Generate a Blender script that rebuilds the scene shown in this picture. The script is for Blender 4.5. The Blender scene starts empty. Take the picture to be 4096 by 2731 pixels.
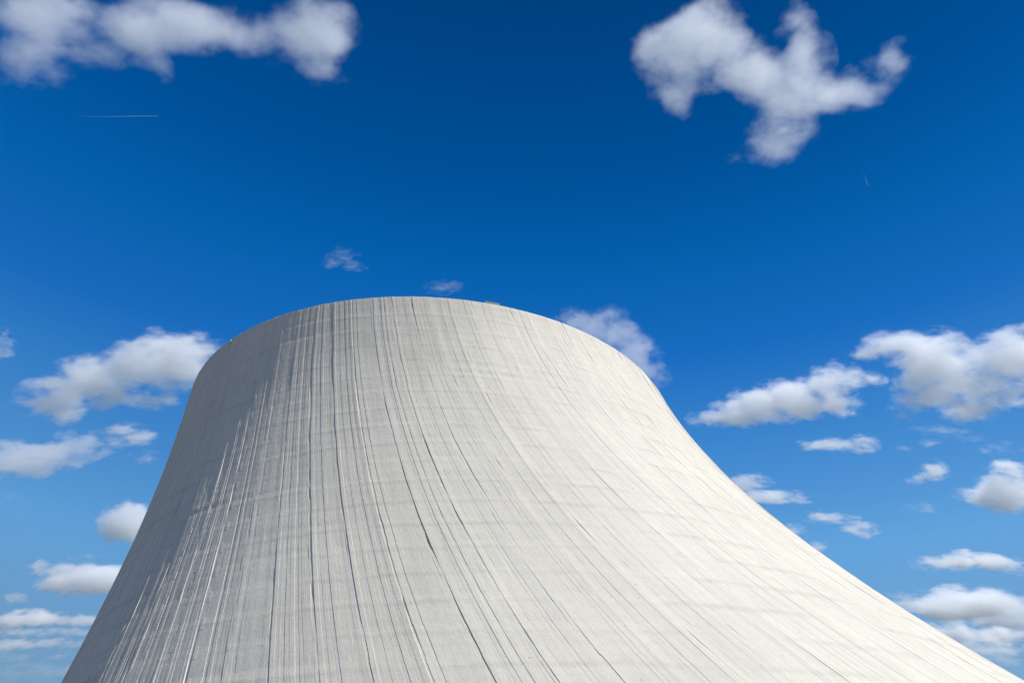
import bpy, bmesh, math, random
import numpy as np
from mathutils import Vector, Matrix

rng = np.random.default_rng(21)
random.seed(7)
S = bpy.context.scene
COL = S.collection
R = math.radians

# ------------------------------------------------------------------ camera
EYE = Vector((0.0, 0.0, 1.6))
FPX = 3178.734                 # focal length in pixels of the 4096 px wide photograph
PITCH, ROLL = 0.6247370, 0.0108371
X0 = Vector((1, 0, 0))
F0 = Vector((0, math.cos(PITCH), math.sin(PITCH)))
U0 = Vector((0, -math.sin(PITCH), math.cos(PITCH)))
CR = X0 * math.cos(ROLL) + U0 * math.sin(ROLL)
CU = U0 * math.cos(ROLL) - X0 * math.sin(ROLL)
CAMROT = Matrix((CR, CU, -F0)).transposed()
cd = bpy.data.cameras.new("camera")
cd.sensor_width = 36.0
cd.lens = FPX / 4096 * 36.0
cd.clip_start = 0.1
cd.clip_end = 90000
cam = bpy.data.objects.new("camera", cd)
COL.objects.link(cam)
cam.matrix_world = Matrix.Translation(EYE) @ CAMROT.to_4x4()
S.camera = cam

# ------------------------------------------------------------------ light
SUN_EL, SUN_AZ = R(57), R(103.5)          # azimuth clockwise from the view direction (+Y)
SUN_DIR = Vector((math.cos(SUN_EL) * math.sin(SUN_AZ), math.cos(SUN_EL) * math.cos(SUN_AZ), math.sin(SUN_EL)))
w = bpy.data.worlds.new("World")
S.world = w
w.use_nodes = True
nt = w.node_tree
nt.nodes.clear()
sky = nt.nodes.new("ShaderNodeTexSky")
sky.sky_type = 'NISHITA'
sky.sun_disc = False
sky.sun_elevation = SUN_EL
sky.sun_rotation = SUN_AZ
sky.altitude = 0
sky.air_density = 1.0
sky.dust_density = 0.0
sky.ozone_density = 3.0
# the deep polarised blue of the photograph: the sky's colour filtered by height above the horizon
geo = nt.nodes.new("ShaderNodeTexCoord")
sep = nt.nodes.new("ShaderNodeSeparateXYZ")
ramp = nt.nodes.new("ShaderNodeValToRGB")
nt.links.new(geo.outputs['Generated'], sep.inputs[0])
nt.links.new(sep.outputs['Z'], ramp.inputs[0])
SKYF = [(0.0, (0.9, 1.0, 1.0)), (0.23, (1.0, 1.25, 1.3)), (0.34, (1.0, 1.7, 1.9)), (0.485, (0.42, 1.40, 2.03)), (0.56, (0.12, 1.08, 1.98)),
        (0.647, (0.03, 0.98, 1.78)), (0.73, (0.0, 0.76, 1.5)), (0.857, (0.0, 0.55, 1.14)), (1.0, (0.0, 0.32, 0.62))]
els = ramp.color_ramp.elements
while len(els) < len(SKYF): els.new(0.5)
for e, (p_, c_) in zip(els, SKYF):
    e.position = p_; e.color = tuple(v / 2.1 for v in c_) + (1,)
mulw = nt.nodes.new("ShaderNodeVectorMath"); mulw.operation = 'MULTIPLY'
bg = nt.nodes.new("ShaderNodeBackground")
bg.inputs['Strength'].default_value = 0.08 * 2.1
out = nt.nodes.new("ShaderNodeOutputWorld")
nt.links.new(sky.outputs[0], mulw.inputs[0])
nt.links.new(ramp.outputs[0], mulw.inputs[1])
dotn = nt.nodes.new("ShaderNodeVectorMath"); dotn.operation = 'DOT_PRODUCT'
dotn.inputs[1].default_value = SUN_DIR
pol = nt.nodes.new("ShaderNodeMapRange"); pol.interpolation_type = 'SMOOTHSTEP'
for nm_, v_ in (('From Min', 0.2), ('From Max', 0.95), ('To Min', 1.06), ('To Max', 0.66)): pol.inputs[nm_].default_value = v_
sclw = nt.nodes.new("ShaderNodeVectorMath"); sclw.operation = 'SCALE'
nt.links.new(geo.outputs['Generated'], dotn.inputs[0]); nt.links.new(dotn.outputs['Value'], pol.inputs['Value'])
pol2 = nt.nodes.new("ShaderNodeMapRange"); pol2.interpolation_type = 'SMOOTHSTEP'
for nm_, v_ in (('From Min', -0.5), ('From Max', -0.08), ('To Min', 0.45), ('To Max', 1.0)): pol2.inputs[nm_].default_value = v_
nt.links.new(dotn.outputs['Value'], pol2.inputs['Value'])
polm = nt.nodes.new("ShaderNodeMath"); polm.operation = 'MULTIPLY'
nt.links.new(pol.outputs[0], polm.inputs[0]); nt.links.new(pol2.outputs[0], polm.inputs[1])
nt.links.new(mulw.outputs[0], sclw.inputs[0]); nt.links.new(polm.outputs[0], sclw.inputs['Scale'])
nt.links.new(sclw.outputs[0], bg.inputs[0])
nt.links.new(bg.outputs[0], out.inputs[0])

sd = bpy.data.lights.new("sun", 'SUN')
sd.energy = 5.0
sd.angle = R(0.53)
sd.color = (1.0, 0.987, 0.968)
sun = bpy.data.objects.new("sun", sd)
COL.objects.link(sun)
sun.rotation_euler = SUN_DIR.to_track_quat('Z', 'Y').to_euler()
sun.location = (20, -20, 60)

S.view_settings.view_transform = 'Standard'
S.view_settings.look = 'None'
S.view_settings.gamma = 1.0
S.view_settings.exposure = 0.0
S.view_settings.use_curve_mapping = False
S.render.engine = 'CYCLES'
S.cycles.use_denoising = True
S.cycles.max_bounces = 18
S.cycles.diffuse_bounces = 3
S.cycles.volume_bounces = 16
S.cycles.volume_step_rate = 1.0
S.cycles.volume_max_steps = 64
S.cycles.use_adaptive_sampling = True
S.cycles.adaptive_threshold = 0.01

# ------------------------------------------------------------------ helpers
def tag(o, label=None, cat=None, group=None, kind=None):
    if label: o['label'] = label
    if cat: o['category'] = cat
    if group: o['group'] = group
    if kind: o['kind'] = kind
    return o

def link_mesh(name, me, mat, parent=None):
    o = bpy.data.objects.new(name, me)
    COL.objects.link(o)
    if mat: me.materials.append(mat)
    if parent: o.parent = parent
    return o

def mesh_np(name, V, Fq):
    me = bpy.data.meshes.new(name)
    V = np.asarray(V, np.float32).reshape(-1, 3)
    Fq = np.asarray(Fq, np.int32).reshape(-1, 4)
    me.vertices.add(len(V)); me.vertices.foreach_set("co", V.ravel())
    me.loops.add(Fq.size); me.loops.foreach_set("vertex_index", Fq.ravel())
    me.polygons.add(len(Fq))
    me.polygons.foreach_set("loop_start", np.arange(0, Fq.size, 4, dtype=np.int32))
    me.polygons.foreach_set("loop_total", np.full(len(Fq), 4, np.int32))
    me.update(calc_edges=True)
    return me

def new_mat(name):
    m = bpy.data.materials.new(name)
    m.use_nodes = True
    t = m.node_tree
    b = t.nodes["Principled BSDF"]
    return m, t, b

def nd(t, typ, **kw):
    n = t.nodes.new(typ)
    for k, v in kw.items():
        if k.startswith('i_'):
            n.inputs[k[2:].replace('_', ' ')].default_value = v
        else:
            setattr(n, k, v)
    return n

# ------------------------------------------------------------------ ground
def ground(square):
    m, t, b = new_mat("paving" if square else "distant_land")
    tc = nd(t, "ShaderNodeTexCoord")
    br = nd(t, "ShaderNodeTexBrick", offset=0.5)
    br.inputs['Scale'].default_value = 1.0
    br.inputs['Brick Width'].default_value = 0.6
    br.inputs['Row Height'].default_value = 0.6
    br.inputs['Mortar Size'].default_value = 0.008
    br.inputs['Color1'].default_value = (0.30, 0.17, 0.105, 1)
    br.inputs['Color2'].default_value = (0.26, 0.145, 0.09, 1)
    br.inputs['Mortar'].default_value = (0.12, 0.10, 0.08, 1)
    if not square:
        br.inputs['Brick Width'].default_value = 180; br.inputs['Row Height'].default_value = 120
        br.inputs['Mortar Size'].default_value = 2.0
        br.inputs['Color1'].default_value = (0.05, 0.065, 0.035, 1)
        br.inputs['Color2'].default_value = (0.10, 0.10, 0.085, 1)
    no = nd(t, "ShaderNodeTexNoise", i_Scale=0.35, i_Detail=6.0)
    mx = nd(t, "ShaderNodeMix", data_type='RGBA', blend_type='MULTIPLY')
    mx.inputs[0].default_value = 0.35
    t.links.new(tc.outputs['Object'], br.inputs['Vector'])
    t.links.new(tc.outputs['Object'], no.inputs['Vector'])
    t.links.new(br.outputs['Color'], mx.inputs[6])
    t.links.new(no.outputs['Color'], mx.inputs[7])
    t.links.new(mx.outputs[2], b.inputs['Base Color'])
    b.inputs['Roughness'].default_value = 0.85
    n, a = 64, []
    rad = [0, 20, 45, 75] if square else [0, 60, 200, 800, 3000, 12000, 40000]
    V = [(0, 0, 0)]; bm = bmesh.new()
    rings = []
    c = bm.verts.new((0, 0, 0))
    for r in rad[1:]:
        rings.append([bm.verts.new((r * math.cos(2 * math.pi * i / n), r * math.sin(2 * math.pi * i / n), 0)) for i in range(n)])
    for i in range(n):
        bm.faces.new((c, rings[0][i], rings[0][(i + 1) % n]))
        for q in range(len(rings) - 1):
            bm.faces.new((rings[q][i], rings[q + 1][i], rings[q + 1][(i + 1) % n], rings[q][(i + 1) % n]))
    nm = "square" if square else "ground"
    me = bpy.data.meshes.new(nm); bm.to_mesh(me); bm.free()
    o = link_mesh(nm, me, m)
    if square: o.location = (2, 24, 0.004)
    tag(o, "reddish brown paved square round the white building" if square else "flat dull green and grey land reaching the horizon",
        nm, kind="structure")
ground(False)
ground(True)

# ------------------------------------------------------------------ the white concrete building
HT = 20.0                                   # rim above eye level
RC = [12.15552949, 3.66206895, 6.01414213, 1.88788037, -1.56833307]
XC = [-4.02355402, 3.81093051, 5.02157963, -0.07500503]
YC = [36.89036929, -0.17533029, -0.54718525, -0.37997746]
TH0 = -0.46214563
NP = 96
STEP = 2 * math.pi / NP
def poly(c, t):
    return sum(k * t ** i for i, k in enumerate(c))

def wall_mesh():
    NB = 9                                   # boards per panel, the panel joint is a strip of its own
    LIFT = 0.865
    top = HT
    bot = -EYE.z - 0.02
    # rows: inside each lift the same fractions, thin steps at the lift joint and at the two board-end heights
    fr = [0.008, 0.06, 0.14, 0.26, 0.392, 0.408, 0.54, 0.66, 0.742, 0.758, 0.86, 0.94, 0.992]
    nl = int(math.ceil((top - bot) / LIFT))
    zs, lift, fr_i = [top], [0], [0]
    for l in range(nl):
        for i, f in enumerate(fr):
            z = top - (l + f) * LIFT
            if z <= bot: break
            zs.append(z); lift.append(l); fr_i.append(i)
    zs.append(bot); lift.append(lift[-1]); fr_i.append(fr_i[-1])
    zs = np.array(zs); lift = np.array(lift); fi = np.array(fr_i)
    ff = np.array(fr)[fi]
    NR = len(zs)
    t = (HT - zs) / HT
    zb = top - np.arange(nl + 2) * LIFT; tb = (HT - zb) / HT        # each pour is straight between its joints
    flat = lambda c: np.interp(-zs, -zb, poly(c, tb))
    r = flat(RC); cx = flat(XC); cy = flat(YC)
    seg = np.where(fi <= 4, 0, np.where(fi <= 8, 1, 2))          # the three stretches of a board inside a lift
    V, Fq, tint, uvU, uvV = [], [], [], [], []
    base = 0
    bulge = 0.0015 * np.sin(np.pi * ff)
    lip = 0.0
    def smooth_noise(n, step, amp):
        k = rng.normal(0, 1, n // step + 3)
        return amp * np.interp(np.arange(n) / step, np.arange(len(k)), k)
    edge_prev = None
    # joint wander, one polyline per panel joint: (left edge, right edge) in metres, and its offset
    JL, JR, JO = [], [], []
    for k in range(NP):
        wj = rng.uniform(0.06, 0.115)
        pos = smooth_noise(NR, 13, 0.007) + smooth_noise(NR, 3, 0.0015) + smooth_noise(NR, 40, 0.010)
        lk = np.repeat(rng.normal(0, 0.008, nl + 1), 1)[lift]
        JL.append(pos + lk * 0.5 - wj * 0.5 + smooth_noise(NR, 1, 0.0015))
        wl = np.where(rng.random(nl + 1) < 0.12, rng.uniform(-0.4, 0.5, nl + 1), 0)[lift]
        JR.append(pos + wj * (0.5 + wl * 0.5) + smooth_noise(NR, 1, 0.0015))
        s = rng.choice([-1, -1, -1, 0.35])
        DASH = np.zeros(NR)
        for q in np.nonzero(rng.random(nl + 1) < 0.10)[0]:       # short deep honeycombed stretches of a joint
            z1 = top - (q + rng.uniform(0, .6)) * LIFT; ln = rng.uniform(.5, 1.3)
            DASH += rng.uniform(0.010, 0.026) * (1.0 if k < 8 or k > 60 else 0.8) * np.clip(1 - np.abs((zs - z1) / ln * 2), 0, 1) ** 0.7
        JO.append(s * rng.uniform(0.008, 0.015) * (1.0 if k < 8 or k > 60 else 0.45) * np.clip(0.95 + smooth_noise(NR, 14, 0.35), 0.2, 1.6) - DASH)
    # soft horizontal swellings shared by neighbouring panels
    ctl = rng.normal(0, 1, (NP // 3, 110))
    zc = (top - zs) / 0.216
    BAND = []
    for k in range(NP):
        q = k / 3; i0 = int(q) % (NP // 3); i1 = (i0 + 1) % (NP // 3); fq = q - int(q); fq = 0 if fq < 0.4 else fq
        c = ctl[i0] * (1 - fq) + ctl[i1] * fq + rng.normal(0, 0.5, ctl.shape[1])
        BAND.append(0.0019 * np.interp(zc, np.arange(len(c)), c))
    for k in range(NP):
        a0 = TH0 + k * STEP; a1 = a0 + STEP
        E0 = np.stack([cx + r * math.sin(a0), cy - r * math.cos(a0)], 1)
        E1 = np.stack([cx + r * math.sin(a1), cy - r * math.cos(a1)], 1)
        d = E1 - E0; L = np.hypot(d[:, 0], d[:, 1]); d = d / L[:, None]
        nrm = np.stack([d[:, 1], -d[:, 0]], 1)           # outwards
        k2 = (k + 1) % NP
        # panel relief: offset and tilt per lift, repeated formwork pattern per panel
        p_off = rng.normal(0, 0.0025) + 0.0
        p_tilt = rng.normal(0, 0.012) + np.interp(zs, -np.arange(nl + 2) * LIFT * -1, rng.normal(0, 0.005, nl + 2)) * 0 + np.interp((top - zs) / LIFT, np.arange(nl + 2), rng.normal(0, 0.009, nl + 2))
        p_lean = rng.normal(0, 0.0005, nl + 1)[lift] * (ff - 0.5)
        low = smooth_noise(NR, 30, 0.0028) + BAND[k]
        # strips: joint half | boards | joint half  -> joint strip of joint k sits at the left of panel k
        bw = rng.uniform(0.9, 1.1, NB); bw /= bw.sum()
        cum = np.concatenate([[0], np.cumsum(bw)])
        b_off = rng.normal(0, 0.0032 if k < 8 or k > 60 else 0.0022, NB); b_tilt = rng.normal(0, 0.011, NB)
        strong = rng.integers(0, NB, 2)
        b_off[strong] += (1.0 if k < 9 or k > 60 else 0.3) * rng.choice([-1, 1], 2) * rng.uniform(0.001, 0.005, 2)
        endb = {}
        for q in rng.choice(NB, rng.integers(0, 2), replace=False):
            endb[int(q)] = (int(rng.integers(0, 2)), rng.choice([-1, 1]) * rng.uniform(0.002, 0.005))
        left = JR[k]; right = L + JL[k2]
        strips = []
        # panel-joint strip (flat batten mark), in the frame of this panel
        strips.append((JL[k] if True else 0, JR[k], JO[k] + p_off * 0, np.zeros(NR), 0.5 + rng.normal(0, .25)))
        for b in range(NB):
            wob0 = smooth_noise(NR, 2, 0.0012) if b else 0
            s0 = left + (right - left) * cum[b]
            s1 = left + (right - left) * cum[b + 1]
            o = p_off + low + p_tilt * ((s0 + s1) / 2 - L / 2) + p_lean + bulge + lip + b_off[b] \
                + rng.normal(0, 0.0003, nl + 1)[lift] + smooth_noise(NR, 9, 0.0009)
            if b in endb:
                e = endb[b]
                o = o + np.where(seg > e[0], e[1], 0.0)
            tl = (b_tilt[b] + p_tilt + rng.normal(0, 0.003, nl + 1)[lift])
            strips.append((s0, s1, o, tl, 0.5 + rng.normal(0, .22)))
        for si, (s0, s1, o, tl, tn) in enumerate(strips):
            wd = (s1 - s0)
            oL = o - tl * wd / 2; oR = o + tl * wd / 2
            PL = E0 + d * s0[:, None] + nrm * oL[:, None]
            PR = E0 + d * s1[:, None] + nrm * oR[:, None]
            for P, ss in ((PL, s0), (PR, s1)):
                V.append(np.column_stack([P, zs + EYE.z]))
                uvU.append((a0 - TH0) * 14 + ss); uvV.append(zs)
            i = np.arange(NR - 1)
            lA = base; rA = base + NR
            Fq.append(np.stack([lA + i + 1, rA + i + 1, rA + i, lA + i], 1))
            tl_l = (tn + rng.normal(0, .06, nl + 1)[lift])[:-1]
            tint.append(tl_l)
            # side wall to the next strip (its left column comes next)
            nxt = base + 2 * NR
            Fq.append(np.stack([rA + i + 1, nxt + i + 1, nxt + i, rA + i], 1))
            tint.append(np.full(NR - 1, 0.5))
            base += 2 * NR
    V = np.concatenate(V); Fq = np.concatenate(Fq)
    Fq = np.where(Fq >= base, Fq - base, Fq)
    me = mesh_np("wall", V, Fq)
    me.shade_flat()
    at = me.attributes.new("board_tint", 'FLOAT', 'FACE')
    at.data.foreach_set("value", np.concatenate(tint).astype(np.float32))
    uv = me.uv_layers.new(name="UVMap")
    U = np.column_stack([np.concatenate(uvU), np.concatenate(uvV)]).astype(np.float32)
    uv.data.foreach_set("uv", U[Fq.ravel()].ravel())
    return me

def concrete_material():
    m, t, b = new_mat("white_painted_concrete")
    tc = nd(t, "ShaderNodeTexCoord")
    uv = nd(t, "ShaderNodeUVMap", uv_map="UVMap")
    at = nd(t, "ShaderNodeAttribute", attribute_name="board_tint")
    L = t.links.new
    # board tint: slightly warmer / slightly cooler boards
    ramp = nd(t, "ShaderNodeMix", data_type='RGBA')
    ramp.inputs[6].default_value = (0.682, 0.628, 0.526, 1)
    ramp.inputs[7].default_value = (0.728, 0.670, 0.544, 1)
    L(at.outputs['Fac'], ramp.inputs[0])
    # large soft weathering
    n1 = nd(t, "ShaderNodeTexNoise", i_Scale=0.35, i_Detail=7.0, i_Roughness=0.6)
    L(tc.outputs['Object'], n1.inputs['Vector'])
    # streaks running down
    mp = nd(t, "ShaderNodeMapping")
    mp.inputs['Scale'].default_value = (5.0, 0.35, 1)
    n2 = nd(t, "ShaderNodeTexNoise", i_Scale=1.6, i_Detail=6.0, i_Roughness=0.65)
    L(uv.outputs[0], mp.inputs['Vector']); L(mp.outputs[0], n2.inputs['Vector'])
    # small blotches
    n3 = nd(t, "ShaderNodeTexNoise", i_Scale=6.0, i_Detail=8.0, i_Roughness=0.7)
    L(tc.outputs['Object'], n3.inputs['Vector'])
    def mr(n, a, c, lo, hi):
        q = nd(t, "ShaderNodeMapRange")
        q.inputs['From Min'].default_value = a; q.inputs['From Max'].default_value = c
        q.inputs['To Min'].default_value = lo; q.inputs['To Max'].default_value = hi
        L(n.outputs[0], q.inputs['Value']); return q
    a1 = mr(n1, 0.3, 0.7, 0.93, 1.03); a2 = mr(n2, 0.3, 0.7, 0.95, 1.025); a3 = mr(n3, 0.3, 0.7, 0.95, 1.025)
    m1 = nd(t, "ShaderNodeMath", operation='MULTIPLY'); L(a1.outputs[0], m1.inputs[0]); L(a2.outputs[0], m1.inputs[1])
    m2 = nd(t, "ShaderNodeMath", operation='MULTIPLY'); L(m1.outputs[0], m2.inputs[0]); L(a3.outputs[0], m2.inputs[1])
    # pinholes and chips
    vo = nd(t, "ShaderNodeTexVoronoi", i_Scale=2.2)
    L(tc.outputs['Object'], vo.inputs['Vector'])
    ch = nd(t, "ShaderNodeMapRange")
    ch.inputs['From Min'].default_value = 0.035; ch.inputs['From Max'].default_value = 0.06
    ch.inputs['To Min'].default_value = 0.6; ch.inputs['To Max'].default_value = 1.0
    L(vo.outputs['Distance'], ch.inputs['Value'])
    su = nd(t, "ShaderNodeSeparateXYZ"); L(uv.outputs[0], su.inputs[0])
    nw = nd(t, "ShaderNodeTexNoise", i_Scale=1.3, i_Detail=5.0, i_Roughness=0.7); L(tc.outputs['Object'], nw.inputs['Vector'])
    wz = nd(t, "ShaderNodeMath", operation='MULTIPLY_ADD'); wz.inputs[1].default_value = 0.22; L(nw.outputs[0], wz.inputs[0]); L(su.outputs[1], wz.inputs[2])
    dv = nd(t, "ShaderNodeMath", operation='DIVIDE'); dv.inputs[1].default_value = 0.865; L(wz.outputs[0], dv.inputs[0])
    pp = nd(t, "ShaderNodeMath", operation='PINGPONG'); pp.inputs[1].default_value = 0.5; L(dv.outputs[0], pp.inputs[0])
    bd = nd(t, "ShaderNodeMapRange", interpolation_type='SMOOTHSTEP')
    bd.inputs['From Min'].default_value = 0.0; bd.inputs['From Max'].default_value = 0.16
    bd.inputs['To Min'].default_value = 1.0; bd.inputs['To Max'].default_value = 0.0
    L(pp.outputs[0], bd.inputs['Value'])
    nv = nd(t, "ShaderNodeTexNoise", i_Scale=0.5, i_Detail=3.0); L(tc.outputs['Object'], nv.inputs['Vector'])
    nvr = mr(nv, 0.42, 0.62, 0.0, 0.11)
    bm_ = nd(t, "ShaderNodeMath", operation='MULTIPLY'); L(bd.outputs[0], bm_.inputs[0]); L(nvr.outputs[0], bm_.inputs[1])
    iv = nd(t, "ShaderNodeMath", operation='SUBTRACT'); iv.inputs[0].default_value = 1.0; L(bm_.outputs[0], iv.inputs[1])
    m2b = nd(t, "ShaderNodeMath", operation='MULTIPLY'); L(m2.outputs[0], m2b.inputs[0]); L(iv.outputs[0], m2b.inputs[1]); m2 = m2b
    m3 = nd(t, "ShaderNodeMath", operation='MULTIPLY'); L(m2.outputs[0], m3.inputs[0]); L(ch.outputs[0], m3.inputs[1])
    mul = nd(t, "ShaderNodeVectorMath", operation='SCALE')
    L(ramp.outputs[2], mul.inputs[0]); L(m3.outputs[0], mul.inputs['Scale'])
    L(mul.outputs[0], b.inputs['Base Color'])
    b.inputs['Roughness'].default_value = 0.75
    b.inputs['Diffuse Roughness'].default_value = 0.0
    b.inputs['Specular IOR Level'].default_value = 0.25
    # trowel and grain relief
    nb = nd(t, "ShaderNodeTexNoise", i_Scale=9.0, i_Detail=9.0, i_Roughness=0.72)
    L(tc.outputs['Object'], nb.inputs['Vector'])
    mpb = nd(t, "ShaderNodeMapping"); mpb.inputs['Scale'].default_value = (26.0, 1.8, 1)
    nb2 = nd(t, "ShaderNodeTexNoise", i_Scale=1.0, i_Detail=4.0, i_Roughness=0.6)
    L(uv.outputs[0], mpb.inputs['Vector']); L(mpb.outputs[0], nb2.inputs['Vector'])
    add = nd(t, "ShaderNodeMath", operation='ADD')
    sc = nd(t, "ShaderNodeMath", operation='MULTIPLY'); sc.inputs[1].default_value = 0.5
    rg = nd(t, "ShaderNodeMath", operation='MULTIPLY_ADD'); rg.inputs[1].default_value = 0.55
    n9 = nd(t, "ShaderNodeTexNoise", i_Scale=14.0, i_Detail=6.0); L(tc.outputs['Object'], n9.inputs['Vector'])
    r9 = nd(t, "ShaderNodeMath", operation='MULTIPLY'); L(n9.outputs[0], r9.inputs[0]); L(bd.outputs[0], r9.inputs[1])
    L(nb2.outputs[0], sc.inputs[0]); L(nb.outputs[0], add.inputs[0]); L(sc.outputs[0], add.inputs[1])
    bp = nd(t, "ShaderNodeBump"); bp.inputs['Strength'].default_value = 1.0; bp.inputs['Distance'].default_value = 0.010
    L(r9.outputs[0], rg.inputs[0]); L(add.outputs[0], rg.inputs[2]); L(rg.outputs[0], bp.inputs['Height']); L(bp.outputs[0], b.inputs['Normal'])
    return m

def simple_mat(name, col, rough=0.6, metal=0.0, nscale=4.0, var=0.15):
    m, t, b = new_mat(name)
    no = nd(t, "ShaderNodeTexNoise", i_Scale=nscale, i_Detail=6.0)
    tc = nd(t, "ShaderNodeTexCoord")
    t.links.new(tc.outputs['Object'], no.inputs['Vector'])
    q = nd(t, "ShaderNodeMix", data_type='RGBA')
    q.inputs[6].default_value = tuple(c * (1 - var) for c in col) + (1,)
    q.inputs[7].default_value = tuple(min(1, c * (1 + var)) for c in col) + (1,)
    t.links.new(no.outputs[0], q.inputs[0]); t.links.new(q.outputs[2], b.inputs['Base Color'])
    b.inputs['Roughness'].default_value = rough
    b.inputs['Metallic'].default_value = metal
    return m

bld = bpy.data.objects.new("concrete_theatre", None)
COL.objects.link(bld)
bld.location = (XC[0] + 6.0, YC[0], 0)
tag(bld, "white board-marked concrete building shaped like a flared volcano cone", "building")
def at_world(o):
    o.matrix_parent_inverse = Matrix.Translation(-bld.location)
wall = link_mesh("wall", wall_mesh(), concrete_material(), bld); at_world(wall)

def ring_mesh(name, r0, r1, z0, z1, n=288):
    """closed ring between radii r0<r1 and heights z0<z1, round the rim's centre"""
    a = TH0 + np.arange(n) * 2 * np.pi / n
    V = []
    for rr, zz in ((r1, z0), (r1, z1), (r0, z1), (r0, z0)):
        V.append(np.column_stack([XC[0] + rr * np.sin(a), YC[0] - rr * np.cos(a), np.full(n, zz + EYE.z)]))
    V = np.concatenate(V); i = np.arange(n); j = (i + 1) % n
    F = [np.stack([q * n + i, q * n + j, ((q + 1) % 4) * n + j, ((q + 1) % 4) * n + i], 1) for q in range(4)]
    return mesh_np(name, V, np.concatenate(F))
conc2 = simple_mat("pale_concrete_cap", (0.62, 0.60, 0.55), 0.8)
cop = link_mesh("coping", ring_mesh("coping", RC[0] - 0.55, RC[0] - 0.075, HT - 0.5, HT + 0.018), conc2, bld); at_world(cop)
inner = link_mesh("inner_wall", ring_mesh("inner_wall", RC[0] - 0.75, RC[0] - 0.555, HT - 3.4, HT - 0.02), simple_mat("inner_concrete", (0.5, 0.49, 0.46), 0.85), bld); at_world(inner)
roof = link_mesh("roof", ring_mesh("roof", 0.02, RC[0] - 0.76, HT - 3.3, HT - 3.0), simple_mat("roof_gravel", (0.25, 0.24, 0.22), 0.95, nscale=30), bld); at_world(roof)

def rim_pt(deg, rr, z):
    a = R(deg)
    return Vector((XC[0] + rr * math.sin(a), YC[0] - rr * math.cos(a), z + EYE.z))

def rim_slab(name, d0, d1, r0, r1, z0, z1, mat, tilt=0.0, n=8, lean=-0.05):
    bm = bmesh.new(); rows = []
    for i in range(n + 1):
        dg = d0 + (d1 - d0) * i / n
        zt = z1 - tilt * 0
        rows.append([bm.verts.new(rim_pt(dg, r1, z0)), bm.verts.new(rim_pt(dg, r1 + lean, z1 - tilt)),
                     bm.verts.new(rim_pt(dg, r0, z1)), bm.verts.new(rim_pt(dg, r0, z0))])
    for i in range(n):
        for q in range(4):
            bm.faces.new((rows[i][q], rows[i + 1][q], rows[i + 1][(q + 1) % 4], rows[i][(q + 1) % 4]))
    bm.faces.new(rows[0]); bm.faces.new(rows[-1][::-1])
    bmesh.ops.recalc_face_normals(bm, faces=bm.faces)
    bmesh.ops.bevel(bm, geom=[e for e in bm.edges if e.calc_face_angle(0) > 0.5], offset=0.008, segments=2, affect='EDGES')
    me = bpy.data.meshes.new(name); bm.to_mesh(me); bm.free()
    o = link_mesh(name, me, mat, bld); at_world(o); return o
zinc = simple_mat("weathered_zinc", (0.46, 0.45, 0.38), 0.7, 0.0, 9.0, 0.3)
o = rim_slab("rim_box", 14.0, 16.9, RC[0] - 0.42, RC[0] - 0.10, HT + 0.019, HT + 0.22, zinc, 0.05, lean=0.02)
tag(o, "raised metal-capped box sitting on the rim")
o = rim_slab("rim_flashing", 32.5, 37.5, RC[0] - 0.6, RC[0] - 0.16, HT + 0.019, HT + 0.085, simple_mat("rusty_flashing", (0.33, 0.22, 0.11), 0.7, 0, 6.0, 0.3), 0.02)
tag(o, "thin rust-brown flashing strip on the rim")

# ------------------------------------------------------------------ clouds: real volumes, each built in its own place in the sky
FS = FPX / (4096 / 2352)             # focal length in the 2352-wide units the clouds were measured in
def ray(x, y):
    return F0 + CR * ((x - 1176) / FS) + CU * ((784 - y) / FS)

def blob_group():
    g = bpy.data.node_groups.new("puff_falloff", 'ShaderNodeTree')
    it = g.interface
    it.new_socket("P", in_out='INPUT', socket_type='NodeSocketVector')
    it.new_socket("C", in_out='INPUT', socket_type='NodeSocketVector')
    it.new_socket("IR", in_out='INPUT', socket_type='NodeSocketVector')
    it.new_socket("W", in_out='INPUT', socket_type='NodeSocketFloat')
    it.new_socket("Acc", in_out='INPUT', socket_type='NodeSocketFloat')
    it.new_socket("Out", in_out='OUTPUT', socket_type='NodeSocketFloat')
    gi = g.nodes.new("NodeGroupInput"); go = g.nodes.new("NodeGroupOutput")
    s = nd(g, "ShaderNodeVectorMath", operation='SUBTRACT')
    mu = nd(g, "ShaderNodeVectorMath", operation='MULTIPLY')
    ln = nd(g, "ShaderNodeVectorMath", operation='DOT_PRODUCT')
    f = nd(g, "ShaderNodeMath", operation='SUBTRACT'); f.inputs[0].default_value = 1.0; f.use_clamp = True
    ma = nd(g, "ShaderNodeMath", operation='MULTIPLY_ADD')
    L = g.links.new
    L(gi.outputs[0], s.inputs[0]); L(gi.outputs[1], s.inputs[1]); L(s.outputs[0], mu.inputs[0]); L(gi.outputs[2], mu.inputs[1])
    L(mu.outputs[0], ln.inputs[0]); L(mu.outputs[0], ln.inputs[1]); L(ln.outputs['Value'], f.inputs[1])
    L(f.outputs[0], ma.inputs[0]); L(gi.outputs[3], ma.inputs[1]); L(gi.outputs[4], ma.inputs[2]); L(ma.outputs[0], go.inputs[0])
    return g
BG = blob_group()

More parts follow.
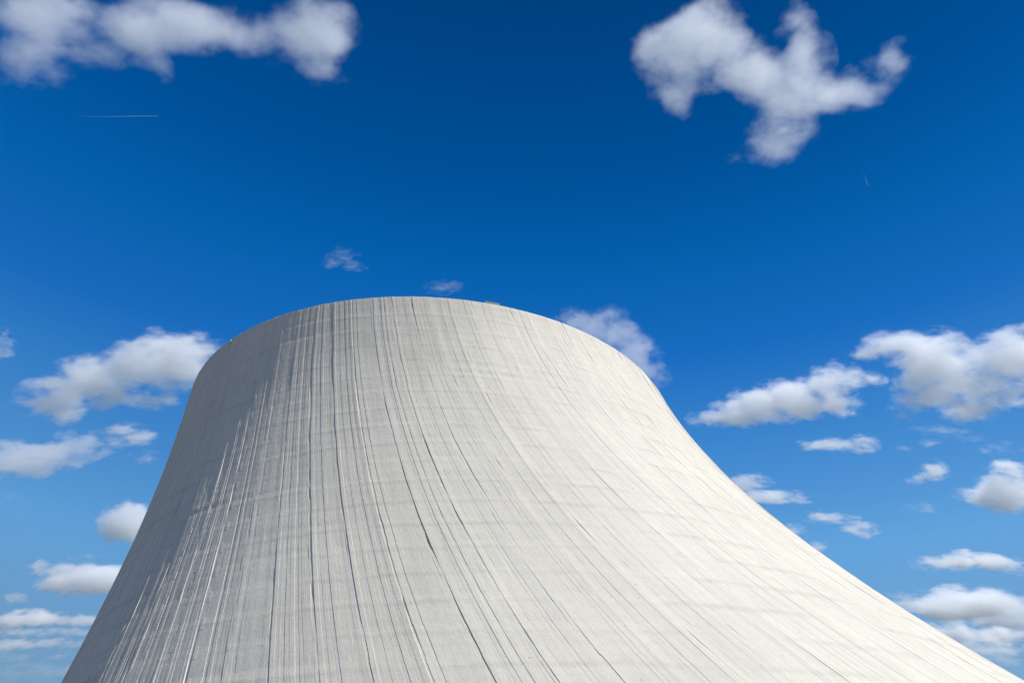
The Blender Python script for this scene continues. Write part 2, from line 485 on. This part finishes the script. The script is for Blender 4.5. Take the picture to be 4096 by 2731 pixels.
def make_cloud(label, blobs, tau=8.0, alt=1100.0, seed=0, soft=1.15, amp=2.0, nsc=0.85, aniso=0.25, gr=1.42, cap=1.35):
    bl = np.array([[*b, 1.0][:5] if len(b) == 4 else b[:5] for b in blobs], float)
    x0, y0 = bl[:, 0].mean(), bl[:, 1].mean()
    dr = ray(x0, y0)
    depth = alt / dr.z
    s = depth / FS
    GR = gr
    rad = np.column_stack([bl[:, 2] * GR, bl[:, 3] * GR, np.sqrt(bl[:, 2] * bl[:, 3]) * GR])
    cen = np.column_stack([bl[:, 0] - x0, y0 - bl[:, 1], np.array([((i * 37 + seed * 13) % 11 - 5) / 5 * 0.25 for i in range(len(bl))]) * rad[:, 2]])
    # hull mesh: the puffs fused into one closed skin
    bm = bmesh.new()
    for c, r_ in zip(cen, rad):
        bmesh.ops.create_icosphere(bm, subdivisions=3, radius=1.0, matrix=Matrix.Translation(c) @ Matrix.Diagonal((*(r_ * 0.97), 1)))
    me = bpy.data.meshes.new("cloud"); bm.to_mesh(me); bm.free()
    o = bpy.data.objects.new("cloud", me); COL.objects.link(o)
    rm = o.modifiers.new("fuse", 'REMESH'); rm.mode = 'VOXEL'; rm.voxel_size = max(2.0, float(rad[:, :2].min()) / 4)
    dg = bpy.context.evaluated_depsgraph_get()
    me2 = bpy.data.meshes.new_from_object(o.evaluated_get(dg))
    o.modifiers.clear(); o.data = me2; me2.name = "cloud"
    bpy.data.meshes.remove(me)
    o.matrix_world = Matrix.Translation(EYE + dr * depth) @ CAMROT.to_4x4() @ Matrix.Scale(s, 4)
    m = bpy.data.materials.new("cloud_vapour"); m.use_nodes = True
    t = m.node_tree; t.nodes.clear(); L = t.links.new
    tc = nd(t, "ShaderNodeTexCoord")
    rmed = float(np.median(np.minimum(bl[:, 2], bl[:, 3])))
    rn = max(rmed, 14.0)
    asp = float(np.clip(np.median(bl[:, 2] / bl[:, 3]), 1.0, 2.6))
    off = nd(t, "ShaderNodeVectorMath", operation='MULTIPLY_ADD'); off.inputs[1].default_value = (1, asp, 1); off.inputs[2].default_value = (seed * 311.7, seed * 71.3, seed * 17.9)
    L(tc.outputs['Object'], off.inputs[0])
    no = nd(t, "ShaderNodeTexNoise", i_Scale=nsc * 1.15 / (rn * asp), i_Detail=7.0, i_Roughness=0.68, i_Lacunarity=2.1)
    wn = nd(t, "ShaderNodeTexNoise", i_Scale=nsc * 0.55 / (rn * asp), i_Detail=2.0, i_Roughness=0.5)
    L(off.outputs[0], wn.inputs['Vector'])
    wm = nd(t, "ShaderNodeVectorMath", operation='MULTIPLY_ADD'); wm.inputs[1].default_value = (rn * 1.1,) * 3
    L(wn.outputs['Color'], wm.inputs[0]); L(off.outputs[0], wm.inputs[2]); L(wm.outputs[0], no.inputs['Vector'])
    acc = None
    for (bx, by, rx, ry, wt), c, r_ in zip(bl, cen, rad):
        g = t.nodes.new("ShaderNodeGroup"); g.node_tree = BG
        L(tc.outputs['Object'], g.inputs[0])
        g.inputs[1].default_value = tuple(c); g.inputs[2].default_value = tuple(1 / r_); g.inputs[3].default_value = wt
        if acc is not None: L(acc, g.inputs[4])
        else: g.inputs[4].default_value = 0.0
        acc = g.outputs[0]
    mn = nd(t, "ShaderNodeMath", operation='MINIMUM'); mn.inputs[1].default_value = cap
    L(acc, mn.inputs[0])
    nz = nd(t, "ShaderNodeMath", operation='MULTIPLY_ADD'); nz.inputs[1].default_value = amp * 2; 
    L(no.outputs[0], nz.inputs[0]); nz.inputs[2].default_value = -amp - 0.28
    ad = nd(t, "ShaderNodeMath", operation='ADD'); L(mn.outputs[0], ad.inputs[0]); L(nz.outputs[0], ad.inputs[1])
    mr = nd(t, "ShaderNodeMapRange", interpolation_type='SMOOTHSTEP')
    mr.inputs['From Min'].default_value = 0.0; mr.inputs['From Max'].default_value = soft
    mr.inputs['To Min'].default_value = 0.0; mr.inputs['To Max'].default_value = tau * 0.30 / (2 * rn * s)
    L(ad.outputs[0], mr.inputs['Value'])
    # nothing outside the puffs
    cut = nd(t, "ShaderNodeMath", operation='MULTIPLY')
    c2 = nd(t, "ShaderNodeMath", operation='MULTIPLY'); c2.inputs[1].default_value = 8.0; c2.use_clamp = True
    L(mn.outputs[0], c2.inputs[0]); L(mr.outputs[0], cut.inputs[0]); L(c2.outputs[0], cut.inputs[1])
    vs = nd(t, "ShaderNodeVolumeScatter"); vs.inputs['Color'].default_value = (1, 1, 1, 1); vs.inputs['Anisotropy'].default_value = aniso
    L(cut.outputs[0], vs.inputs['Density'])
    ou = nd(t, "ShaderNodeOutputMaterial"); L(vs.outputs[0], ou.inputs['Volume'])
    o.data.materials.clear(); o.data.materials.append(m)
    tag(o, label, "cloud", "clouds in the blue sky")
    return o

CLOUDS = [
 ("long ragged grey-white cloud filling the top left corner",
  [(366,50,95,60,1.1),(350,115,50,48,1.),(440,65,65,50,.95),(377,165,22,32,.6),(290,60,55,45,.8),(225,105,70,42,.9),(150,40,95,45,.95),(40,70,85,60,.85),(90,130,90,35,.65),(20,165,45,35,.5),(110,178,70,28,.5),(525,60,75,45,.95),(575,95,55,36,.8),(714,50,75,65,1.1),(725,115,65,50,1.),(780,70,40,60,.75),(640,105,55,42,.75),(640,60,40,25,.5),(740,170,65,28,.5),(60,10,120,40,.75)], dict(tau=3.7, alt=1100, soft=1.6, amp=1.6, nsc=.55, gr=1.42, cap=1.7)),
 ("large ragged white cloud high at the upper right with a trailing tail",
  [(1632,70,75,62,1.1),(1560,90,80,60,1.),(1500,120,45,55,.75),(1470,110,28,40,.45),(1545,190,50,55,.75),(1556,240,32,32,.65),(1640,170,70,45,.8),(1710,110,60,38,.9),(1715,170,60,34,.7),(1790,180,75,58,1.1),(1740,195,60,35,.9),(1825,90,40,60,.8),(1838,24,30,34,.75),(1860,140,45,60,.85),(1870,225,70,42,1.),(1935,225,60,36,.9),(1990,215,45,26,.75),(1960,180,30,25,.45),(2030,155,46,44,.85),(2065,125,34,32,.65),(1805,285,68,55,1.),(1775,340,60,36,.9),(1705,368,36,16,.65)], dict(tau=3.9, alt=1150, soft=1.6, amp=1.6, nsc=.55, gr=1.42, cap=1.7)),
 ("thin wisp of cloud floating above the left of the rim", [(790,592,38,22,.6),(815,612,30,10,.5),(760,605,22,12,.45)], dict(tau=.9, alt=1300)),
 ("faint little wisp just above the middle of the rim", [(1015,660,42,16,.6),(1035,655,24,14,.5)], dict(tau=.9, alt=1300)),
 ("pale cloud rising from behind the right shoulder of the building",
  [(1320,745,50,35,.9),(1390,750,55,42,.9),(1440,790,45,42,.8),(1480,815,42,40,.9),(1512,862,26,24,.8),(1430,850,60,40,.7)], dict(tau=3.0, alt=1150)),
 ("bright wing-shaped cloud touching the left edge of the building",
  [(440,815,68,46,1.),(375,815,68,50,1.),(315,828,58,46,1.),(400,865,62,32,.9),(250,855,65,40,.9),(185,870,60,44,.9),(120,905,62,36,.75),(135,945,45,38,.9),(55,932,42,20,.5),(270,910,80,28,.7),(345,925,55,18,.55)], dict(tau=7, alt=1150)),
 ("soft low cloud bank entering from the left edge below the wing-shaped cloud",
  [(20,1050,65,38,.95),(85,1060,60,32,.9),(150,1045,60,28,.7),(185,1005,42,26,.6),(215,1028,45,22,.55)], dict(tau=3.2, soft=0.8, alt=1150)),
 ("small rounded cloud right of the soft left bank", [(300,998,50,24,.85),(335,1008,28,15,.6)], dict(tau=4, alt=1150)),
 ("tiny cloud scrap directly below the small rounded cloud", [(328,1050,30,14,.6)], dict(tau=2.5, alt=1150)),
 ("faint cloud cut off by the left edge above the wing-shaped cloud", [(2,790,24,34,.7),(8,810,20,12,.6)], dict(tau=2.5, alt=1200)),
 ("puffy white cloud half hidden by the dark left flank", [(285,1195,50,34,.95),(325,1195,50,42,1.),(250,1210,34,26,.75),(300,1225,55,22,.8)], dict(tau=8, alt=1150)),
 ("flat-bottomed white cloud beside the lower dark flank", [(190,1332,85,26,1.),(240,1318,55,26,1.),(120,1345,50,16,.8),(280,1330,50,28,.9)], dict(tau=9, alt=1150)),
 ("grey shred of cloud on top of the flat-bottomed white cloud", [(115,1302,45,15,.75),(170,1308,40,16,.75),(95,1292,18,14,.6)], dict(tau=4, alt=1150)),
 ("small dark grey cloud low by the left edge", [(35,1372,26,13,.85)], dict(tau=4, alt=1150)),
 ("long streaky cloud low at the left edge", [(60,1420,62,15,.95),(15,1432,35,16,.85),(110,1418,50,12,.8)], dict(tau=7, alt=1150)),
 ("flat grey streak of cloud running behind the lower left flank", [(160,1424,60,10,.8),(215,1424,50,11,.8)], dict(tau=5, alt=1150)),
 ("thin pale cloud band below the streaky left cloud", [(30,1452,60,10,.75),(120,1448,70,8,.7),(190,1452,50,7,.6)], dict(tau=4, alt=1150)),
 ("lowest broken cloud band at the bottom left corner", [(25,1482,40,14,.85),(80,1478,45,9,.6),(150,1478,55,10,.75)], dict(tau=5, alt=1150)),
 ("faintest cloud streak just above the bottom left corner", [(30,1508,50,8,.6),(140,1505,55,7,.6)], dict(tau=2.5, alt=1150)),
 ("barely visible cloud strip above the grey cloud shred at left", [(190,1280,38,8,.6)], dict(tau=1.2, alt=1200)),
 ("barely visible cloud strip near the left edge at mid height", [(20,1142,40,11,.6)], dict(tau=.8, alt=1200)),
 ("slanting white cloud with a pointed left tip at the right",
  [(1620,963,38,18,.75),(1670,953,48,28,.95),(1722,936,52,38,1.),(1790,922,62,42,1.),(1857,909,62,42,1.),(1925,865,50,32,.9),(1935,926,38,28,.9),(1980,871,42,20,.7)], dict(tau=7, alt=1150)),
 ("largest billowing white cloud bank reaching the right edge",
  [(1985,812,36,18,.8),(2030,788,45,26,.95),(2080,775,34,24,.9),(2100,815,60,38,1.),(2165,810,62,48,1.),(2150,860,75,38,.85),(2225,860,60,34,.85),(2125,900,60,40,.65),(2085,938,42,30,.6),(2205,925,80,36,.75),(2240,955,45,22,.6),(2290,808,58,42,1.),(2345,810,60,55,1.),(2315,890,75,42,.8)], dict(tau=7, alt=1150)),
 ("little stretched cloud below the slanting white cloud", [(1868,1022,38,14,.75),(1925,1022,42,18,.9),(1982,1018,32,20,.95)], dict(tau=4, alt=1150)),
 ("small leaning cloud in the clear blue at the right", [(2135,1085,32,20,.85),(2152,1073,24,16,.8),(2105,1103,24,9,.6)], dict(tau=4, alt=1150)),
 ("grey-white cloud cut by the right edge at mid height", [(2330,1120,60,52,.95),(2285,1142,52,30,.9),(2225,1132,38,14,.6),(2325,1072,34,16,.5)], dict(tau=6, alt=1150)),
 ("faint small scrap below the small leaning cloud", [(2120,1168,38,12,.6)], dict(tau=1.6, alt=1150)),
 ("faint scrap near the right edge under the billowing bank", [(2295,1030,45,15,.6)], dict(tau=1.5, alt=1150)),
 ("faint pair of scraps right of the little stretched cloud", [(2078,1027,22,9,.6),(2137,1018,26,12,.7)], dict(tau=1.6, alt=1150)),
 ("short cloud leaning on the right slope of the building", [(1725,1104,42,18,.85),(1700,1118,40,18,.8)], dict(tau=4, alt=1150)),
 ("long thin cloud streak starting at the right slope", [(1790,1143,75,14,.85),(1745,1138,40,16,.8)], dict(tau=4, alt=1150)),
 ("small ragged cloud above the oval one near the right slope", [(1888,1188,38,15,.85),(1935,1190,34,10,.65)], dict(tau=4, alt=1150)),
 ("small oval cloud right of the slope", [(1980,1216,38,16,.95)], dict(tau=5, alt=1150)),
 ("round cloud scrap touching the right slope", [(1828,1218,26,17,.8)], dict(tau=4, alt=1150)),
 ("pale veil of cloud filling the gap under the billowing right bank", [(2150,985,60,14,.6),(2230,1005,50,12,.55)], dict(tau=.9, alt=1200)),
 ("hazy ragged veil low in the bottom left corner", [(60,1535,90,14,.6),(150,1540,70,12,.55)], dict(tau=1.2, alt=1150)),
 ("hazy grey veil below the low right bank above the slope", [(2300,1518,60,14,.7),(2230,1468,60,12,.6)], dict(tau=1.6, alt=1150)),
 ("faint shred left of the broad white-topped cloud touching the slope", [(2085,1378,45,14,.7),(2060,1362,30,10,.5)], dict(tau=2.2, alt=1150)),
 ("tiny bright cloud scrap low on the right slope", [(1878,1256,22,11,.85)], dict(tau=4, alt=1150)),
 ("long flat white cloud above the low right bank", [(2165,1292,62,14,.85),(2240,1288,60,18,.95),(2295,1290,42,15,.9)], dict(tau=6, alt=1150)),
 ("small blob at the left end of the long flat cloud", [(2112,1288,30,13,.8)], dict(tau=3.5, alt=1150)),
 ("small grey scrap at the right edge beside the long flat cloud", [(2338,1312,30,12,.75)], dict(tau=3.5, alt=1150)),
 ("broad white-topped cloud low at right behind the slope", [(2225,1382,70,30,1.),(2150,1388,75,26,.9),(2275,1378,42,26,1.),(2190,1402,90,20,.8)], dict(tau=9, alt=1150)),
 ("white cloud at the right edge beside the broad white-topped cloud", [(2325,1405,55,34,1.),(2260,1422,50,16,.85)], dict(tau=9, alt=1150)),
 ("ragged middle layer of the low right cloud bank", [(2170,1440,50,18,.85),(2245,1455,75,16,.9),(2320,1452,50,14,.85)], dict(tau=7, alt=1150)),
 ("thin grey bottom layer of the low right cloud bank", [(2240,1488,85,14,.8),(2330,1492,60,12,.75)], dict(tau=3, alt=1150)),
]
for i, (lab, bl, kw) in enumerate(CLOUDS):
    make_cloud(lab, bl, seed=i + 3, **kw)

# ------------------------------------------------------------------ distant aircraft, their trails, one bird
white = simple_mat("white_aircraft_paint", (0.75, 0.75, 0.75), 0.4, 0, 1.0, 0.05)
def high(x, y, alt):
    d = ray(x, y)
    return EYE + d * (alt / d.z)

def loft(name, secs, mat, parent):
    """closed tube through elliptical sections (x, y, z, ry, rz) running along x"""
    bm = bmesh.new(); n = 14; rows = []
    for (x, y, z, ry, rz) in secs:
        rows.append([bm.verts.new((x, y + ry * math.cos(2 * math.pi * i / n), z + rz * math.sin(2 * math.pi * i / n))) for i in range(n)])
    for a, b in zip(rows, rows[1:]):
        for i in range(n):
            bm.faces.new((a[i], a[(i + 1) % n], b[(i + 1) % n], b[i]))
    bm.faces.new(rows[0][::-1]); bm.faces.new(rows[-1])
    bmesh.ops.recalc_face_normals(bm, faces=bm.faces)
    for f in bm.faces: f.smooth = True
    me = bpy.data.meshes.new(name); bm.to_mesh(me); bm.free()
    return link_mesh(name, me, mat, parent)

def fin_mesh(name, pts, thick, mat, parent, axis='z'):
    """a thin solid plate from a planform outline"""
    bm = bmesh.new(); h = thick / 2
    def P(p, s):
        return (p[0], p[1], p[2] + s * h) if axis == 'z' else (p[0], p[1] + s * h, p[2])
    up = [bm.verts.new(P(p, 1)) for p in pts]; dn = [bm.verts.new(P(p, -1)) for p in pts]
    bm.faces.new(up); bm.faces.new(dn[::-1])
    for i in range(len(pts)):
        j = (i + 1) % len(pts); bm.faces.new((up[i], dn[i], dn[j], up[j]))
    bmesh.ops.recalc_face_normals(bm, faces=bm.faces)
    me = bpy.data.meshes.new(name); bm.to_mesh(me); bm.free()
    return link_mesh(name, me, mat, parent)

def airliner(label, pos, heading):
    e = bpy.data.objects.new("airliner", None); COL.objects.link(e)
    tag(e, label, "airplane", "airliners high in the sky")
    loft("fuselage", [(-19, 0, 1.2, .2, .3), (-15, 0, .8, 1.0, 1.1), (-8, 0, 0, 1.9, 2.0), (8, 0, 0, 2.0, 2.0), (15, 0, 0, 1.8, 1.8), (18, 0, -.3, 1.0, 1.0), (19, 0, -.5, .2, .2)], white, e)
    for sgn in (1, -1):
        fin_mesh("wing", [(5, sgn * 1.8, -.8), (-3.5, sgn * 17, .6), (-5.2, sgn * 17, .6), (-3.2, sgn * 5.5, -.5), (-3, sgn * 1.8, -.8)], .45, white, e)
        fin_mesh("tailplane", [(-14, sgn * .8, 1.4), (-17.5, sgn * 6.2, 1.6), (-18.6, sgn * 6.2, 1.6), (-17.6, sgn * .6, 1.4)], .3, white, e)
        loft("engine", [(4.5, sgn * 5.8, -2.0, 1.0, 1.0), (1.2, sgn * 5.8, -2.0, .95, .95), (0.2, sgn * 5.8, -2.0, .6, .6)], white, e)
    fin_mesh("tail_fin", [(-12.5, 0, 1.8), (-17.6, 0, 7.8), (-19.3, 0, 7.8), (-18.2, 0, 1.8)], .35, white, e, 'y')
    e.location = pos
    e.rotation_euler = (0, 0, math.atan2(heading.y, heading.x))
    return e

def contrail(label, head, tail, r0, r1, dens):
    v = tail - head; L = v.length; n = 16; K = 24
    bm = bmesh.new(); rows = []
    rr = random.Random(5)
    for k in range(K + 1):
        f = k / K; r_ = r0 + (r1 - r0) * f
        oy, oz = (rr.uniform(-.25, .25) * r_, rr.uniform(-.25, .25) * r_)
        rows.append([bm.verts.new((f * L, oy + r_ * math.cos(2 * math.pi * i / n), oz + r_ * math.sin(2 * math.pi * i / n))) for i in range(n)])
    for a, b in zip(rows, rows[1:]):
        for i in range(n):
            bm.faces.new((a[i], a[(i + 1) % n], b[(i + 1) % n], b[i]))
    bm.faces.new(rows[0][::-1]); bm.faces.new(rows[-1])
    bmesh.ops.recalc_face_normals(bm, faces=bm.faces)
    me = bpy.data.meshes.new("contrail"); bm.to_mesh(me); bm.free()
    m = bpy.data.materials.new("contrail_vapour"); m.use_nodes = True
    t = m.node_tree; t.nodes.clear()
    tc = nd(t, "ShaderNodeTexCoord"); sp = nd(t, "ShaderNodeSeparateXYZ"); t.links.new(tc.outputs['Object'], sp.inputs[0])
    mr = nd(t, "ShaderNodeMapRange"); mr.inputs['From Max'].default_value = L; mr.inputs['To Min'].default_value = dens; mr.inputs['To Max'].default_value = 0.0
    t.links.new(sp.outputs[0], mr.inputs['Value'])
    pw = nd(t, "ShaderNodeMath", operation='MULTIPLY'); t.links.new(mr.outputs[0], pw.inputs[0]); t.links.new(mr.outputs[0], pw.inputs[1])
    p2 = nd(t, "ShaderNodeMath", operation='DIVIDE'); t.links.new(pw.outputs[0], p2.inputs[0]); p2.inputs[1].default_value = dens
    vs = nd(t, "ShaderNodeVolumeScatter"); t.links.new(p2.outputs[0], vs.inputs['Density']); vs.inputs['Color'].default_value = (1, 1, 1, 1)
    ou = nd(t, "ShaderNodeOutputMaterial"); t.links.new(vs.outputs[0], ou.inputs['Volume'])
    o = link_mesh("contrail", me, m)
    o.matrix_world = Matrix.Translation(head) @ v.to_track_quat('X', 'Z').to_matrix().to_4x4()
    tag(o, label, "contrail")
    return o

p = high(360.5, 266.8, 10000); q = high(150, 268.6, 10000)
airliner("tiny white airliner drawing a long level trail in the upper left sky", p, (p - q).normalized())
h = p + (q - p).normalized() * 34
contrail("long thin white trail fading to the left behind an airliner", h, q, 7, 14, 0.011)
p = high(1993.2, 425.5, 10000); q = high(1979, 386, 10000)
airliner("tiny airliner at the low end of the short slanting trail at right", p, (p - q).normalized())
contrail("short slanting faint trail in the deep blue at the upper right", p + (q - p).normalized() * 30, q, 10, 14, 0.004)
p = high(1455.1, 741.7, 8500); q = high(1400, 742, 8500)
airliner("tiny bright airliner without a trail right of the cloud behind the shoulder", p, (p - q).normalized())

def bird(label, pos, rz):
    m = simple_mat("brown_feathers", (0.12, 0.10, 0.08), 0.8, 0, 20, 0.3)
    e = bpy.data.objects.new("bird", None); COL.objects.link(e)
    tag(e, label, "bird")
    loft("body", [(-.30, 0, 0, .01, .01), (-.20, 0, 0, .05, .02), (-.05, 0, 0, .07, .065), (.10, 0, .01, .065, .06), (.19, 0, .03, .04, .04), (.25, 0, .035, .035, .035), (.29, 0, .03, .012, .012), (.33, 0, .02, .004, .004)], m, e)
    for sgn in (1, -1):
        fin_mesh("wing", [(.10, sgn * .05, .03), (.14, sgn * .28, .14), (.02, sgn * .62, .06), (-.04, sgn * .60, .06), (-.03, sgn * .28, .13), (-.07, sgn * .05, .03)], .015, m, e)
    e.location = pos; e.rotation_euler = (0.35, 0.1, rz)
bird("tiny dark bird at the left edge below the faint cut-off cloud", EYE + ray(21.8, 772) * 200, R(-20))
